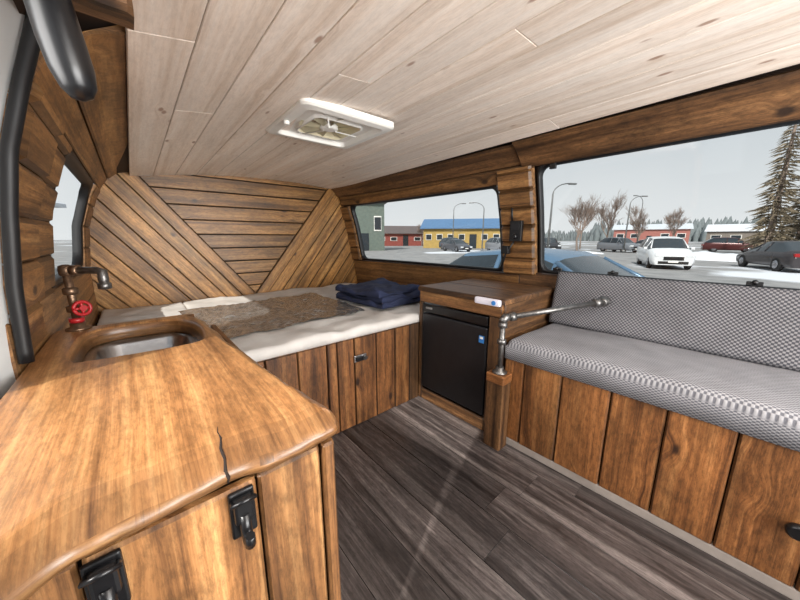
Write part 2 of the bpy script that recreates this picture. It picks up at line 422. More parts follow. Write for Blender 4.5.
# ------------------------------------------------------------------ windows
def rrect(y0,y1,z0,z1,r,n=7):
    pts=[]
    for cy,cz,a0 in ((y1-r,z1-r,0),(y0+r,z1-r,90),(y0+r,z0+r,180),(y1-r,z0+r,270)):
        for i in range(n+1):
            a=math.radians(a0+90*i/n); pts.append((cy+r*math.cos(a),cz+r*math.sin(a)))
    out=[]
    for i in range(len(pts)):
        a,b_=pts[i],pts[(i+1)%len(pts)]; d=math.hypot(b_[0]-a[0],b_[1]-a[1]); k=max(1,int(d/.12))
        for j in range(k): out.append((a[0]+(b_[0]-a[0])*j/k,a[1]+(b_[1]-a[1])*j/k))
    return out
def window(name,PX,w,sgn,r=.07,g=.018):
    m=Mesh(); y0,y1,z0,z1=w
    inn=rrect(y0+g,y1-g,z0+g,z1-g,r); 
    def outp(p):
        cy=min(max(p[0],y0+g+r),y1-g-r); cz=min(max(p[1],z0+g+r),z1-g-r)
        dy,dz=p[0]-cy,p[1]-cz; k=(r+g*1.2)/r
        mx_=max(abs(dy),abs(dz),1e-6)
        if abs(dy)>1e-5 and abs(dz)>1e-5:
            k=(r+g)/mx_
            f=.85; return (cy+dy*(k*f+(1-f)*(r+g)/r),cz+dz*(k*f+(1-f)*(r+g)/r))
        return (cy+dy*k,cz+dz*k)
    out=[outp(p) for p in inn]; n=len(inn)
    A=[m.add((PX(p[1],p[0])-sgn*.002,p[0],p[1])) for p in out]
    B=[m.add((PX(p[1],p[0])-sgn*.012,p[0],p[1])) for p in [((a[0]+b_[0])/2,(a[1]+b_[1])/2) for a,b_ in zip(inn,out)]]
    C=[m.add((PX(p[1],p[0])-sgn*.004,p[0],p[1])) for p in inn]
    D=[m.add((PX(p[1],p[0])+sgn*.03,p[0],p[1])) for p in inn]
    for i in range(n):
        j=(i+1)%n
        for a,b_ in ((A,B),(B,C),(C,D)): m.face([a[i],a[j],b_[j],b_[i]],None,.5,M_black,True)
    c=m.add((PX((z0+z1)/2,(y0+y1)/2)+sgn*.018,(y0+y1)/2,(z0+z1)/2))
    G=[m.add((PX(p[1],p[0])+sgn*.018,p[0],p[1])) for p in inn]
    for i in range(n): m.face([G[i],G[(i+1)%n],c],None,.5,M_glass)
    return m.obj(name,recalc=False)
w1=window('window_1',XR,FW,1,.05,.014); window('window_2',XR,RW,1,.05,.014); window('window_3',PXL,LW,-1,.09)
m=Mesh()
for y in (.72,.45,-.02): 
    m.box((XR(.825,y)-.02,y,.825),(.02,.045,.018),M_blackp); m.ell((XR(.825,y)-.033,y,.832),(.02,.02,.02),M_blackp)
m.box((XR(1.36,.74)-.02,.74,1.362),(.02,.03,.03),M_blackp)
m.obj('latches',w1)
m=Mesh(); xx=XR(1.06,.95)-.062
m.box((xx,.94,1.04),(.022,.075,.12),M_blackp); m.box((xx-.012,.94,1.065),(.006,.05,.03),M_fridge); 
m.lathe([(.014,0),(.016,.012),(.012,.02)],(xx-.01,.94,1.01),(-1,0,0),M_blackp)
m.box((xx-.0,1.0,.93),(.03,.05,.05),M_blackp); m.tube([(xx,.97,1.1),(xx-.01,.97,1.14),(xx-.005,.975,1.2)],.006,M_black)
m.tube([(xx,.95,.98),(xx-.01,.97,.94),(xx,1.0,.9),(xx,1.02,.82)],.005,M_black)
m.obj('control_panel')

# ------------------------------------------------------------------ side door jamb, seal, black handle
door=empty('door_1')
m=Mesh()
zz=[.0,.3,.74,.8,.9,.98,1.05,1.11,1.166,1.22,1.28,1.34,1.405,1.47]
rows=[]
for y,o in ((.02,-.015),(.0,-.02),(-.02,-.03),(-.06,-.045),(-.11,-.04),(-.15,-.03),(-.16,-.08)):
    rows.append([m.add((SX(z)+o,SY(z)+y,z)) for z in zz])
for i in range(len(rows)-1):
    for j in range(len(zz)-1): m.face([rows[i][j],rows[i+1][j],rows[i+1][j+1],rows[i][j+1]],None,.5,M_paint,True)
m.obj('jamb',door,recalc=False)
m=Mesh(); m.tube([(SX(z),SY(z)+.004,z) for z in [.735+.73*i/30 for i in range(31)]],.012,M_black)
m.obj('seal',door)
m=Mesh()
pts=[(-.060,.76,1.46),(-.052,.755,1.40),(-.046,.75,1.35),(-.040,.75,1.30),(-.034,.75,1.26),(-.03,.75,1.235),(-.028,.75,1.222),(-.027,.75,1.217)]
m.tube(pts,[.022,.024,.027,.028,.027,.022,.014,.002],M_blackp,20)
m.lathe([(.02,0),(.03,.004),(.03,.01),(.02,.014)],(-.06,.76,1.40),(-1,0,.5),M_blackp)
m.obj('grab_handle')

# ------------------------------------------------------------------ roof vent
vent=empty('roof_vent_fan',(.735,1.33,ZC(.735,1.33)-.012))
m=Mesh()
def rr(hw,r,n=8):
    o=[]
    for cx,cy,a0 in ((hw-r,hw-r,0),(-hw+r,hw-r,90),(-hw+r,-hw+r,180),(hw-r,-hw+r,270)):
        for i in range(n+1):
            a=math.radians(a0+90*i/n); o.append((cx+r*math.cos(a),cy+r*math.sin(a)))
    return o
def ringsq(hw,r,z,n=8): return [m.add((q[0],q[1],z)) for q in rr(hw,r,n)]
def bridge(a,b_,mat,sm=True):
    n=len(a)
    for i in range(n): m.face([a[i],a[(i+1)%n],b_[(i+1)%n],b_[i]],None,.5,mat,sm)
r0=ringsq(.215,.03,.012);r1=ringsq(.215,.03,-.008);r2=ringsq(.207,.028,-.014);r3=ringsq(.178,.03,-.018)
r4=ringsq(.172,.03,-.016);r4b=ringsq(.165,.03,.002)
bridge(r0,r1,M_white,False);bridge(r1,r2,M_white,False);bridge(r2,r3,M_white,False);bridge(r3,r4,M_white,False);bridge(r4,r4b,M_white,False)
sq=rr(.165,.03)
def circ(rad,z): return [m.add((rad*p[0]/math.hypot(*p),rad*p[1]/math.hypot(*p),z)) for p in sq]
c1=circ(.150,.002);c1a=circ(.148,-.010);c2=circ(.138,-.010);c3=circ(.135,.010)
bridge(r4b,c1,M_white,False);bridge(c1,c1a,M_white);bridge(c1a,c2,M_white);bridge(c2,c3,M_cream)
c4=circ(.06,.012);bridge(c3,c4,M_cream); m.face(c4,None,.5,M_cream)
m.obj('frame',vent,recalc=False)
m=Mesh(); m.lathe([(.04,0),(.04,.012),(.025,.016)],(0,0,.006),(0,0,-1),M_white)
M_blade=plain('fan_blade',lin((186,178,150)),.4)
for k in range(8):
    a=k*math.pi/4; c_,s_=math.cos(a),math.sin(a)
    def pt(r_,w,z): return m.add((r_*c_-w*s_,r_*s_+w*c_,z))
    q=[pt(.03,-.010,-.006),pt(.128,-.03,-.008),pt(.128,.014,.006),pt(.03,.006,.004)]; m.face(q,None,.5,M_blade)
for k in range(3):
    m.tube([(math.cos(k*2.1)*.03,math.sin(k*2.1)*.03,-.010),(math.cos(k*2.1)*.14,math.sin(k*2.1)*.14,-.010)],.003,M_white,8)
m.obj('fan_blades',vent,recalc=False)
m=Mesh(); m.lathe([(.012,0),(.012,.012),(.008,.014)],(-.192,0,-.016),(0,0,-1),M_white); m.obj('knob',vent)

# ------------------------------------------------------------------ kitchen counter with sink
kit=empty('kitchen_counter')
outer=[(-.205,.412),(-.08,.402),(.05,.410),(.13,.400),(.185,.402),(.222,.415),(.232,.45),(.222,.53),(.212,.63),(.198,.75),(.192,.88),(.18,1.0),(.176,1.12),(.168,1.24),(.155,1.33),(.13,1.375),(.04,1.38),(-.08,1.38),(-.205,1.38)]
hole=[(-.10,.985),(.085,.975),(.122,1.03),(.13,1.15),(.112,1.25),(.06,1.315),(-.07,1.325),(-.135,1.27),(-.145,1.08),(-.135,1.01)]
def smooth_loop(p,k=3):
    o=[]; n=len(p)
    for i in range(n):
        a,b_,c,d=[Vector(p[(i+q)%n]) for q in (-1,0,1,2)]
        for j in range(k):
            t=j/k; o.append(((b_*2)+(c-a)*t+(a*2-b_*5+c*4-d)*t*t+(-a+b_*3-c*3+d)*t**3)*.5)
    return o
def insetp(ps,d,w=None):
    n=len(ps); o=[]
    for i in range(n):
        t=(ps[(i+1)%n]-ps[i-1]).normalized(); nn=Vector((-t.y,t.x))
        if w: d_=Vector((nn.x*d*w,nn.y*d))
        else: d_=nn*d
        o.append(ps[i]+d_)
    return o
def slab():
    bm=bmesh.new(); O=smooth_loop(outer,12)
    O=[Vector((max(p.x,-.21),p.y)) for p in O]
    Hh=[Vector(p) for p in smooth_loop(hole,5)]
    def lay(ps,z): return [bm.verts.new((p.x,p.y,z+(0 if z>.719 else .0016*noise.noise(Vector((p.x*28,p.y*28,z*50)))))) for p in ps]
    levels=[(.72,.066),(.7183,.054),(.712,.036),(.704,.018),(.697,.006),(.688,0.0),(.678,.005),(.672,.016)]
    Ls=[]
    for li,(z,d) in enumerate(levels):
        q=insetp(O,d,.45)
        q2=[]
        for i,p in enumerate(q):
            if O[i].x<-.17 or O[i].y>1.36: q2.append(Vector((max(O[i].x,-.21),min(O[i].y,1.38)-(.0 if O[i].y<1.36 else d*.2)))if O[i].y>1.3 else Vector((-.21,p.y))); continue
            f=1.2 if 0<li<6 else .8
            wob=f*(.007*noise.noise(Vector((p.x*14,p.y*14,li*.3)))+.003*noise.noise(Vector((p.x*45,p.y*45,li*.5))))
            q2.append(Vector((p.x+wob*.6,p.y+wob)))
        Ls.append(lay(q2,z))
    def br(a,b_):
        n=len(a)
        for i in range(n): bm.faces.new((a[i],a[(i+1)%n],b_[(i+1)%n],b_[i]))
    for a,b_ in zip(Ls,Ls[1:]): br(a,b_)
    H0=lay(insetp(Hh,-.010),.72);H1=lay(insetp(Hh,-.003),.714);H2=lay(Hh,.70);H3=lay(insetp(Hh,.006),.674)
    br(H0,H1);br(H1,H2);br(H2,H3)
    for A,B in ((Ls[0],H0),(Ls[-1],H3)):
        es=[]
        for q in (A,B):
            for i in range(len(q)):
                e=bm.edges.get((q[i],q[(i+1)%len(q)])); es.append(e or bm.edges.new((q[i],q[(i+1)%len(q)])))
        bmesh.ops.triangle_fill(bm,edges=es,use_beauty=True)
    bmesh.ops.recalc_face_normals(bm,faces=bm.faces)
    return bm
bm=slab(); m=Mesh(); bm.normal_update()
def sd(f):
    c=f.calc_center_median()
    if len(f.verts)==3: return .75
    if c.z>.716: return .62
    if c.z>.709: return .4
    if c.z>.70: return .22
    return .02
m.frombm(bm,M_counter,uvaxis=1,side=sd,smf=lambda f: len(f.verts)==4 and f.calc_center_median().z<.7195)
m.obj('slab_top',kit)
m=Mesh(); m.tube([(.064,.50,.7195),(.060,.478,.7195),(.061,.462,.7185),(.057,.446,.7135),(.058,.430,.7055),(.055,.415,.6985),(.057,.410,.690),(.056,.413,.680)],[.0004,.001,.0014,.0018,.0022,.0024,.0022,.001],M_crack,6); m.obj('slab_split',kit)
FY=.425
cab=Mesh()
PF=lambda s,t:(t,FY,s)
cab.board(PF,(0,-1,0),.02,.668,-.205,-.088,.010,M_cab,rnd=.3)
cab.board(PF,(0,-1,0),.02,.668,-.083,.089,.014,M_cab,rnd=.95)
cab.board(PF,(0,-1,0),.02,.668,.093,.188,.010,M_cab,rnd=.4)
cab.board(PF,(0,-1,0),.0,.671,.191,.212,.016,M_cab,rnd=.7)
cab.box((.203,.90,.334),(.018,.93,.66),M_cab,uvaxis=1,c_=.003)
cab.box((0,1.37,.334),(.38,.018,.66),M_cab,c_=.003)
cab.box((-.20,.90,.325),(.014,.93,.64),M_backing,c_=0)
cab.box((0,.44,.325),(.38,.012,.64),M_backing,c_=0)
cab.obj('cabinet_doors',kit)
m=Mesh(); cx,cy=-.008,1.15
def lp(hx,hy,r,z):
    o=[]
    for sx,sy,a0 in ((1,1,0),(-1,1,90),(-1,-1,180),(1,-1,270)):
        for i in range(7):
            a=math.radians(a0+15*i); o.append(m.add((cx+sx*(hx-r)+r*math.cos(a),cy+sy*(hy-r)+r*math.sin(a),z)))
    return o
ls=[lp(.145,.182,.05,.672),lp(.115,.145,.05,.672),lp(.108,.138,.05,.664),lp(.10,.13,.05,.58),lp(.07,.10,.05,.56)]
for a,b_ in zip(ls,ls[1:]): bridge(a,b_,M_steel)
m.face(ls[-1],None,.5,M_steel); m.lathe([(.022,0),(.022,.004),(.012,.005)],(cx,cy,.56),(0,0,1),M_pipe)
m.obj('sink_basin',kit,recalc=False)
for hx,hz in ((.068,.630),(-.068,.630)):
    m=Mesh(); y=FY-.014
    m.box((hx,y-.004,hz+.002),(.032,.007,.070),M_blackp,c_=.003)
    m.box((hx,y-.011,hz+.012),(.024,.010,.038),M_blackp,c_=.004)
    m.tube([(hx,y-.012,hz+.006),(hx,y-.014,hz-.016),(hx,y-.02,hz-.030),(hx,y-.03,hz-.028),(hx,y-.034,hz-.012)],[.007,.0075,.007,.007,.006],M_blackp,10)
    m.tube([(hx-.012,y-.008,hz+.026),(hx-.014,y-.02,hz+.030),(hx,y-.024,hz+.034),(hx+.014,y-.02,hz+.030),(hx+.012,y-.008,hz+.026)],.003,M_blackp,8)
    m.obj('adhesive_hook')
# faucet
m=Mesh(); bx,by=-.158,1.352
m.lathe([(.03,0),(.03,.006),(.018,.01),(.018,.022)],(bx,by,.72),(0,0,1),M_copper)
m.tube([(bx,by,.725),(bx,by,.905)],.0105,M_copper)
for z in (.775,.83): m.lathe([(.012,0),(.018,.003),(.018,.02),(.012,.023)],(bx,by,z),(0,0,1),M_copper)
m.lathe([(.012,0),(.017,.003),(.018,.018),(.016,.03),(.006,.034)],(bx,by,.888),(0,0,1),M_copper)
dx,dy=.74,-.67
e=(bx+dx*.110,by+dy*.110)
m.tube([(bx,by,.905),(e[0]-dx*.015,e[1]-dy*.015,.905),(e[0],e[1],.9),(e[0],e[1],.88),(e[0],e[1],.855)],[.0105,.0105,.013,.013,.011],M_pipe)
m.lathe([(.011,0),(.016,.002),(.016,.02),(.011,.022)],(bx+dx*.02,by+dy*.02,.905),(dx,dy,0),M_copper)
m.lathe([(.011,0),(.016,.002),(.016,.018),(.011,.02)],(e[0],e[1],.848),(0,0,1),M_pipe)
vc=Vector((bx+.02,by-.03,.79)); ax=Vector((.5,-.85,.1)).normalized()
m.tube([Vector((bx,by,.79)),vc],.007,M_copper)
a1=ax.cross(Vector((0,0,1))).normalized(); a2=ax.cross(a1)
m.tube([vc+(a1*math.cos(t)+a2*math.sin(t))*.020 for t in [2*math.pi*i/20 for i in range(21)]],.005,M_red,8)
for k in range(4):
    t=k*math.pi/2; m.tube([vc,vc+(a1*math.cos(t)+a2*math.sin(t))*.020],.004,M_red,8)
m.lathe([(.009,0),(.009,.008)],vc,ax,M_red)
m.lathe([(.014,0),(.018,.004),(.018,.016)],(bx,by,.742),(0,0,1),M_red)
m.obj('pipe_faucet')

# ------------------------------------------------------------------ bed
bed=empty('bed')
m=Mesh(); bd=[.235,.36,.50,.645,.70,.80,.94,1.075,1.19,1.268]
for a,b_ in zip(bd,bd[1:]):
    m.board(lambda s,t:(t,1.30,s),(0,-1,0),.0,.495,a+.0015,b_-.0015,.018+U(0,.003),M_dark if b_>1.2 else M_slat,c=.004,rnd=U(-.2,.4))
m.box((1.0,2.0,.25),(1.5,1.39,.49),M_backing,c_=0)
m.box((.04,2.08,.25),(.44,1.3,.49),M_backing,c_=0)
m.obj('platform',bed)
m=Mesh()
m.pad(1.51,1.43,.05,.025,M_quilt,Matrix.Translation((.225,1.29,.494)),60,50,.014,6)
m.pad(.43,1.33,.05,.02,M_quilt,Matrix.Translation((-.20,1.39,.494)),20,50,.014,6)
m.obj('mattress',bed)
m=Mesh(); m.box((.83,1.272,.385),(.075,.01,.035),M_steel,c_=.003); m.box((.82,1.262,.385),(.04,.016,.022),M_blackp); m.lathe([(.008,0),(.01,.012)],(.855,1.265,.385),(0,-1,0),M_steel)
m.obj('latch',bed)
m=Mesh(); nx,ny=80,60; g=[]
A,B,C,D=[Vector(p) for p in ((.26,1.50,0),(1.09,1.58,0),(1.09,2.36,0),(.16,2.30,0))]
for i in range(nx+1):
    row=[]
    for j in range(ny+1):
        a,b_=i/nx,j/ny; p=A*(1-a)*(1-b_)+B*a*(1-b_)+C*a*b_+D*(1-a)*b_
        p+=Vector((noise.noise(p*5)*.4,noise.noise(p*5+Vector((9,0,0))),0))*.03
        base=.544+.014*noise.fractal(Vector((p.x,p.y,.544))*6,1.0,2.0,3)
        zb=base+.004+.012*abs(noise.noise(p*9+Vector((3,3,3))))+.008*abs(noise.noise(p*22))
        row.append(m.add((p.x,p.y,zb)))
    g.append(row)
for i in range(nx):
    for j in range(ny): m.face([g[i][j],g[i+1][j],g[i+1][j+1],g[i][j+1]],None,.5,M_foil,True)
m.obj('foil_insulation_sheet',recalc=False)
m=Mesh()
for k,(dx_,dy_,a,w_,l_) in enumerate(((0,0,4,.50,.52),(.01,.015,1,.47,.48),(-.0,.03,7,.43,.46))):
    m.pad(w_,l_,.036,.017,M_navy,Matrix.Translation((1.14+dx_,1.48+dy_,.560+k*.032))@Matrix.Rotation(math.radians(a),4,'Z'),26,26,.03,6,seed=k*.2)
m.obj('folded_blanket')

# ------------------------------------------------------------------ fridge cabinet
fc=empty('fridge_cabinet')
m=Mesh()
m.board(lambda s,t:(t,s,.695),(0,0,1),.715,1.285,1.262,1.52,.026,M_dark,c=.005,rnd=1.1)
m.board(lambda s,t:(t,s,.695),(0,0,1),.715,1.285,1.522,1.80,.026,M_dark,c=.005,rnd=.9)
m.board(lambda s,t:(1.285,s,t),(-1,0,0),.735,1.28,.628,.694,.014,M_cab,c=.004,rnd=.3)
m.board(lambda s,t:(s,.735,t),(0,-1,0),1.285,1.80,.44,.694,.012,M_dark,c=.004,rnd=.8)
m.board(lambda s,t:(s,.735,t),(0,-1,0),1.285,1.80,.0,.44,.012,M_dark,c=.004)
m.board(lambda s,t:(1.285,t,s),(-1,0,0),0,.628,.735,.80,.012,M_dark,c=.003)
m.board(lambda s,t:(1.285,t,s),(-1,0,0),0,.628,1.258,1.285,.012,M_dark,c=.003)
m.board(lambda s,t:(1.285,s,t),(-1,0,0),.80,1.258,.0,.07,.012,M_dark,c=.003)
m.obj('cabinet_box',fc)
fr=empty('mini_fridge')
m=Mesh(); m.box((1.53,1.03,.345),(.42,.45,.53),M_fridge,c_=.006); m.obj('fridge_body',fr)
m=Mesh(); m.box((1.288,1.03,.325),(.035,.448,.475),M_fridge,c_=.008); m.box((1.288,1.03,.595),(.035,.448,.05),M_blackp,c_=.006); m.obj('fridge_door',fr)
m=Mesh(); m.box((1.269,1.20,.598),(.003,.05,.012),M_steel,c_=.001); m.box((1.2695,.835,.50),(.002,.03,.038),M_label,c_=0);m.box((1.2685,.835,.508),(.002,.018,.012),M_white,c_=0); m.obj('fridge_labels',fr)
m=Mesh(); m.box((1.250,.80,.703),(.022,.14,.034),M_lilac,c_=.010); m.lathe([(.011,0),(.011,.003)],(1.238,.76,.703),(-1,0,0),M_label,12); m.obj('sensor_light')

# ------------------------------------------------------------------ bench
bench=empty('bench_seat'); BY0=-1.2
m=Mesh()
bounds=[.705,.605,.443,.27,.109,-.052,-.215,-.38,-.54,-.70,-.86,-1.02,-1.2]
for a,b_ in zip(bounds,bounds[1:]):
    m.board(lambda s,t:(1.292,t,s),(-1,0,0),.035,.448,b_+.002,a-.002,.016+U(0,.004),M_slat,c=.005,rnd=U(.3,1.0))
m.box((1.29,-.25,.018),(.03,1.90,.036),plain('kick_strip',lin((160,150,142)),.6),c_=.004)
m.box((1.57,-.25,.23),(.54,1.90,.44),M_backing,c_=0)
m.obj('bench_base',bench)
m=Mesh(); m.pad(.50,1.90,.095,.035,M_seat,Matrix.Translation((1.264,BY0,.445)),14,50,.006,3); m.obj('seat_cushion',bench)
m=Mesh()
ang=math.atan2(.07,.28)
ex=Vector((math.sin(ang),0,math.cos(ang))); ez=Vector((-math.cos(ang),0,math.sin(ang))); ey=ez.cross(ex)
org=Vector((1.755,BY0,.53)) if ey.y>0 else Vector((1.755,BY0+1.90,.53))
mt=Matrix(((ex.x,ey.x,ez.x,org.x),(ex.y,ey.y,ez.y,org.y),(ex.z,ey.z,ez.z,org.z),(0,0,0,1)))
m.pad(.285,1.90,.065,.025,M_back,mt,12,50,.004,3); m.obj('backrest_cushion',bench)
m=Mesh(); m.lathe([(.012,0),(.014,.01),(.022,.016),(.022,.026),(.016,.032)],(1.272,-.19,.225),(-1,0,0),M_blackp); m.obj('knob',bench)
m=Mesh()
m.box((1.228,.70,.17),(.070,.085,.34),M_dark,uvaxis=2,c_=.006,rnd=1); m.box((1.226,.70,.36),(.080,.09,.045),M_slat,uvaxis=1,c_=.006,rnd=.6)
m.obj('wooden_post')
m=Mesh(); px_,py_=1.228,.70
m.lathe([(.034,0),(.034,.006),(.019,.012),(.019,.03)],(px_,py_,.382),(0,0,1),M_pipe)
m.tube([(px_,py_,.385),(px_,py_,.625)],.0125,M_pipe)
for z in (.52,.60): m.lathe([(.014,0),(.020,.003),(.020,.024),(.014,.027)],(px_,py_,z),(0,0,1),M_pipe)
q0=Vector((px_,py_,.645)); q1=Vector((1.672,.44,.70)); d=(q1-q0).normalized()
m.tube([Vector((px_,py_,.62)),Vector((px_,py_,.638)),q0+d*.008,q0+d*.03],[.0165,.019,.019,.0165],M_pipe)
m.tube([q0+d*.01,q1],.0125,M_pipe)
m.lathe([(.014,0),(.020,.003),(.020,.026),(.014,.029)],q0+d*.03,d,M_pipe)
m.lathe([(.014,0),(.021,.003),(.021,.03),(.014,.034)],q1-d*.05,d,M_pipe)
m.lathe([(.016,-.016),(.020,-.012),(.020,.0),(.026,.006),(.026,.014)],q1,(1,0,.1),M_pipe)
m.obj('pipe_armrest')

# ================================================================== exterior
GZ=-.6
m_,nt,b=newmat('asphalt_snow')
tc=N(nt,'ShaderNodeTexCoord'); n1=N(nt,'ShaderNodeTexNoise'); n1.inputs['Scale'].default_value=.07; n1.inputs['Detail'].default_value=6; L(nt,tc.outputs['Object'],n1.inputs['Vector'])
n2=N(nt,'ShaderNodeTexNoise'); n2.inputs['Scale'].default_value=1.2; n2.inputs['Detail'].default_value=6; L(nt,tc.outputs['Object'],n2.inputs['Vector'])
as_=ramp(nt,n2.outputs[0],[(.3,lin((128,128,128))),(.7,lin((158,157,156)))])
L(nt,mixc(nt,maprange(nt,n1.outputs[0],.57,.61,0,1),as_,lin((222,226,232))),b.inputs['Base Color']); b.inputs['Roughness'].default_value=.8
m=Mesh(); q=[m.add(p) for p in ((-150,-150,GZ),(400,-150,GZ),(400,400,GZ),(-150,400,GZ))]; m.face(q,None,.5,m_); m.obj('ground',recalc=False)
M_snow=plain('snow',lin((224,228,234)),.8,noise_amt=.08,nscale=2)
M_tire=plain('tyre',lin((22,22,22)),.8); M_cglass=plain('car_glass',lin((40,48,54)),.2); M_head=plain('headlamp',lin((225,228,230)),.2); M_tail=plain('taillamp',lin((150,20,22)),.3); M_chrome=plain('chrome_trim',lin((150,150,155)),.25,.8)
def car(loc,ang,col,kind,zs=1):
    root=empty('car',loc); root.rotation_euler=(0,0,ang); root.scale=(1,1,zs)
    paint=plain('car_paint',col,.25,.2,noise_amt=.02)
    if kind=='sedan':
        S=[(0,.60,.70,.55,.72),(.12,.70,.78,.62,.82),(1.15,.93,.80,.86,.88),(1.95,1.38,.60,.92,.90),(2.1,1.43,.61,.93,.90),(2.6,1.46,.62,.94,.90),(3.2,1.41,.60,.95,.90),(3.85,1.02,.74,.95,.88),(4.4,.98,.74,.88,.84),(4.55,.75,.72,.70,.78)]
        cab=(3,4,5,6); Ln=4.55
    else:
        S=[(0,.70,.72,.62,.76),(.12,.88,.80,.75,.86),(1.05,1.06,.82,.98,.92),(1.7,1.57,.64,1.03,.93),(1.9,1.63,.65,1.03,.93),(2.6,1.68,.66,1.05,.93),(3.7,1.64,.64,1.08,.92),(4.35,1.15,.76,1.08,.90),(4.45,.95,.78,.9,.88),(4.5,.6,.76,.58,.84)]
        cab=(3,4,5,6); Ln=4.5
    m=Mesh(); rings=[]
    for (x,zt,wt,zb,wb) in S:
        half=[(wb*.93,.24),(wb,.42),(wb,zb-.05),(wb*.965,zb),(wt,zt-.05),(wt*.93,zt-.015),(wt*.7,zt+.005),(0,zt+.02)]
        pts=[(-w,z) for w,z in half]+[(w,z) for w,z in reversed(half[:-1])]
        rings.append([m.add((x-Ln/2,w,z)) for w,z in pts])
    k=len(rings[0])
    for i in range(len(rings)-1):
        for j in range(k-1):
            side=j in (3,10); top=j in (4,5,6,7,8,9)
            gl=(side and i in (cab[0]-1,)+cab) or (top and (i==cab[0]-1 or i==cab[-1]))
            m.face([rings[i][j],rings[i][j+1],rings[i+1][j+1],rings[i+1][j]],None,.5,M_cglass if gl else paint,True)
        m.face([rings[i][k-1],rings[i][0],rings[i+1][0],rings[i+1][k-1]],None,.5,M_tire)
    m.face(rings[0],None,.5,paint); m.face(rings[-1],None,.5,paint)
    m.obj('body',root)
    m=Mesh()
    for wx in (.85,Ln-.95):
        for sy in (-1,1):
            m.lathe([(.2,0),(.33,.01),(.34,.05),(.34,.18),(.3,.2)],(wx-Ln/2,sy*.70,.34),(0,sy,0),M_tire,24)
            m.lathe([(.2,0),(.2,.012),(.05,.02)],(wx-Ln/2,sy*.895,.34),(0,sy,0),M_chrome,20)
    m.obj('wheels',root)
    m=Mesh(); 
    for sy in (-1,1):
        m.box((-Ln/2+.06,sy*.6,S[1][1]-.13),(.16,.32,.13),M_head); m.box((Ln/2-.06,sy*.66,S[-2][1]-.16),(.14,.26,.16),M_tail)
        m.box((-Ln/2+1.3,sy*.99,S[3][3]+.03),(.12,.16,.12),paint)
        for i in (cab[0],cab[2]):
            m.tube([(S[i][0]-Ln/2,sy*(S[i][4]*.965+.004),S[i][3]),(S[i][0]-Ln/2,sy*(S[i][2]+.004),S[i][1]-.05)],.03,paint,6)
        m.tube([(S[2][0]-Ln/2+.02,sy*.78,S[2][1]),(S[3][0]-Ln/2,sy*S[3][2],S[3][1]-.03)],.03,paint,6)
    m.box((-Ln/2+.0,0,S[0][1]-.12),(.06,.8,.18),M_blackp); m.box((-Ln/2+.02,0,.36),(.06,1.2,.14),M_tire)
    m.box((Ln/2+.0,0,.66),(.03,.5,.13),M_white); m.box((-Ln/2-.02,0,.42),(.03,.4,.1),M_white)
    m.obj('trim_parts',root)
car((3.9,1.6,GZ),math.radians(86),lin((88,116,142)),'sedan',1.0)
car((22.8,3.4,GZ),math.radians(20),lin((222,224,226)),'suv')
car((25.2,-1.0,GZ),math.radians(205),lin((62,58,60)),'sedan')
car((34,20.5,GZ),math.radians(60),lin((140,142,146)),'suv')
car((30,24,GZ),math.radians(70),lin((90,92,98)),'sedan')
car((38,16.5,GZ),math.radians(40),lin((60,62,66)),'suv')
car((43,10.5,GZ),math.radians(60),lin((120,124,130)),'suv')
car((46,8,GZ),math.radians(60),lin((190,192,196)),'sedan')
car((34,28,GZ),math.radians(70),lin((70,80,90)),'suv')
car((52,2,GZ),math.radians(100),lin((80,40,40)),'suv')
def building(name,loc,ang,w,d,h,cw,cr,roof=1.2,wins=6,over=.5):
    root=empty(name,loc); root.rotation_euler=(0,0,ang); m=Mesh()
    mw=plain('siding',cw,.8,nscale=3); mrf=plain('roofing',cr,.6,nscale=3)
    m.box((0,0,h/2),(w,d,h),mw,c_=.02)
    for k in range(wins):
        xx=-w/2+w*(k+.5)/wins
        if k==wins//2: m.box((xx,-d/2-.02,1.1),(1.1,.1,2.2),M_cglass,c_=.01); continue
        m.box((xx,-d/2-.02,h*.55),(w/wins*.55,.1,h*.3),M_white,c_=.02); m.box((xx,-d/2-.06,h*.55),(w/wins*.48,.06,h*.25),M_cglass,c_=.01)
    m.obj('walls_and_windows',root)
    m=Mesh(); a,b_=w/2+over,d/2+over
    P=[m.add(p) for p in ((-a,-b_,h),(a,-b_,h),(a,b_,h),(-a,b_,h),(-a,0,h+roof),(a,0,h+roof),(-a,-b_,h-.15),(a,-b_,h-.15),(a,b_,h-.15),(-a,b_,h-.15))]
    for f in ((0,1,5,4),(3,2,5,4),(0,4,3),(1,5,2),(0,1,7,6),(1,2,8,7),(2,3,9,8),(3,0,6,9),(6,7,8,9)): m.face([P[i] for i in f],None,.5,mrf)
    m.obj('roof',root); return root
fa=lambda x,y: math.atan2(y,x)-math.pi/2
building('commercial_building',(43.5,32.5,GZ),fa(43,32),14,8,3.2,lin((176,148,84)),lin((84,120,158)),1.6,8)
building('house',(44,52,GZ),fa(44,52)+.2,10,8,2.6,lin((140,72,64)),lin((98,88,86)),1.6,4)
building('office_building',(24,35.5,GZ),fa(24,35)+.1,5.2,6,6.2,lin((104,116,108)),lin((80,82,84)),.2,3)
building('house',(95,52,GZ),fa(95,52),14,8,3.2,lin((120,128,134)),lin((214,218,224)),1.8,4)
building('house',(110,20,GZ),fa(110,20),16,8,4,lin((160,104,96)),lin((200,206,212)),1.4,5)
building('house',(120,0,GZ),fa(120,0),18,8,3.4,lin((126,118,110)),lin((210,214,220)),1.8,5)
building('house',(100,-12,GZ),fa(100,-12),14,8,3.2,lin((150,150,150)),lin((210,214,220)),1.8,5)
M_pole=plain('lamp_pole',lin((120,122,122)),.5,.5)
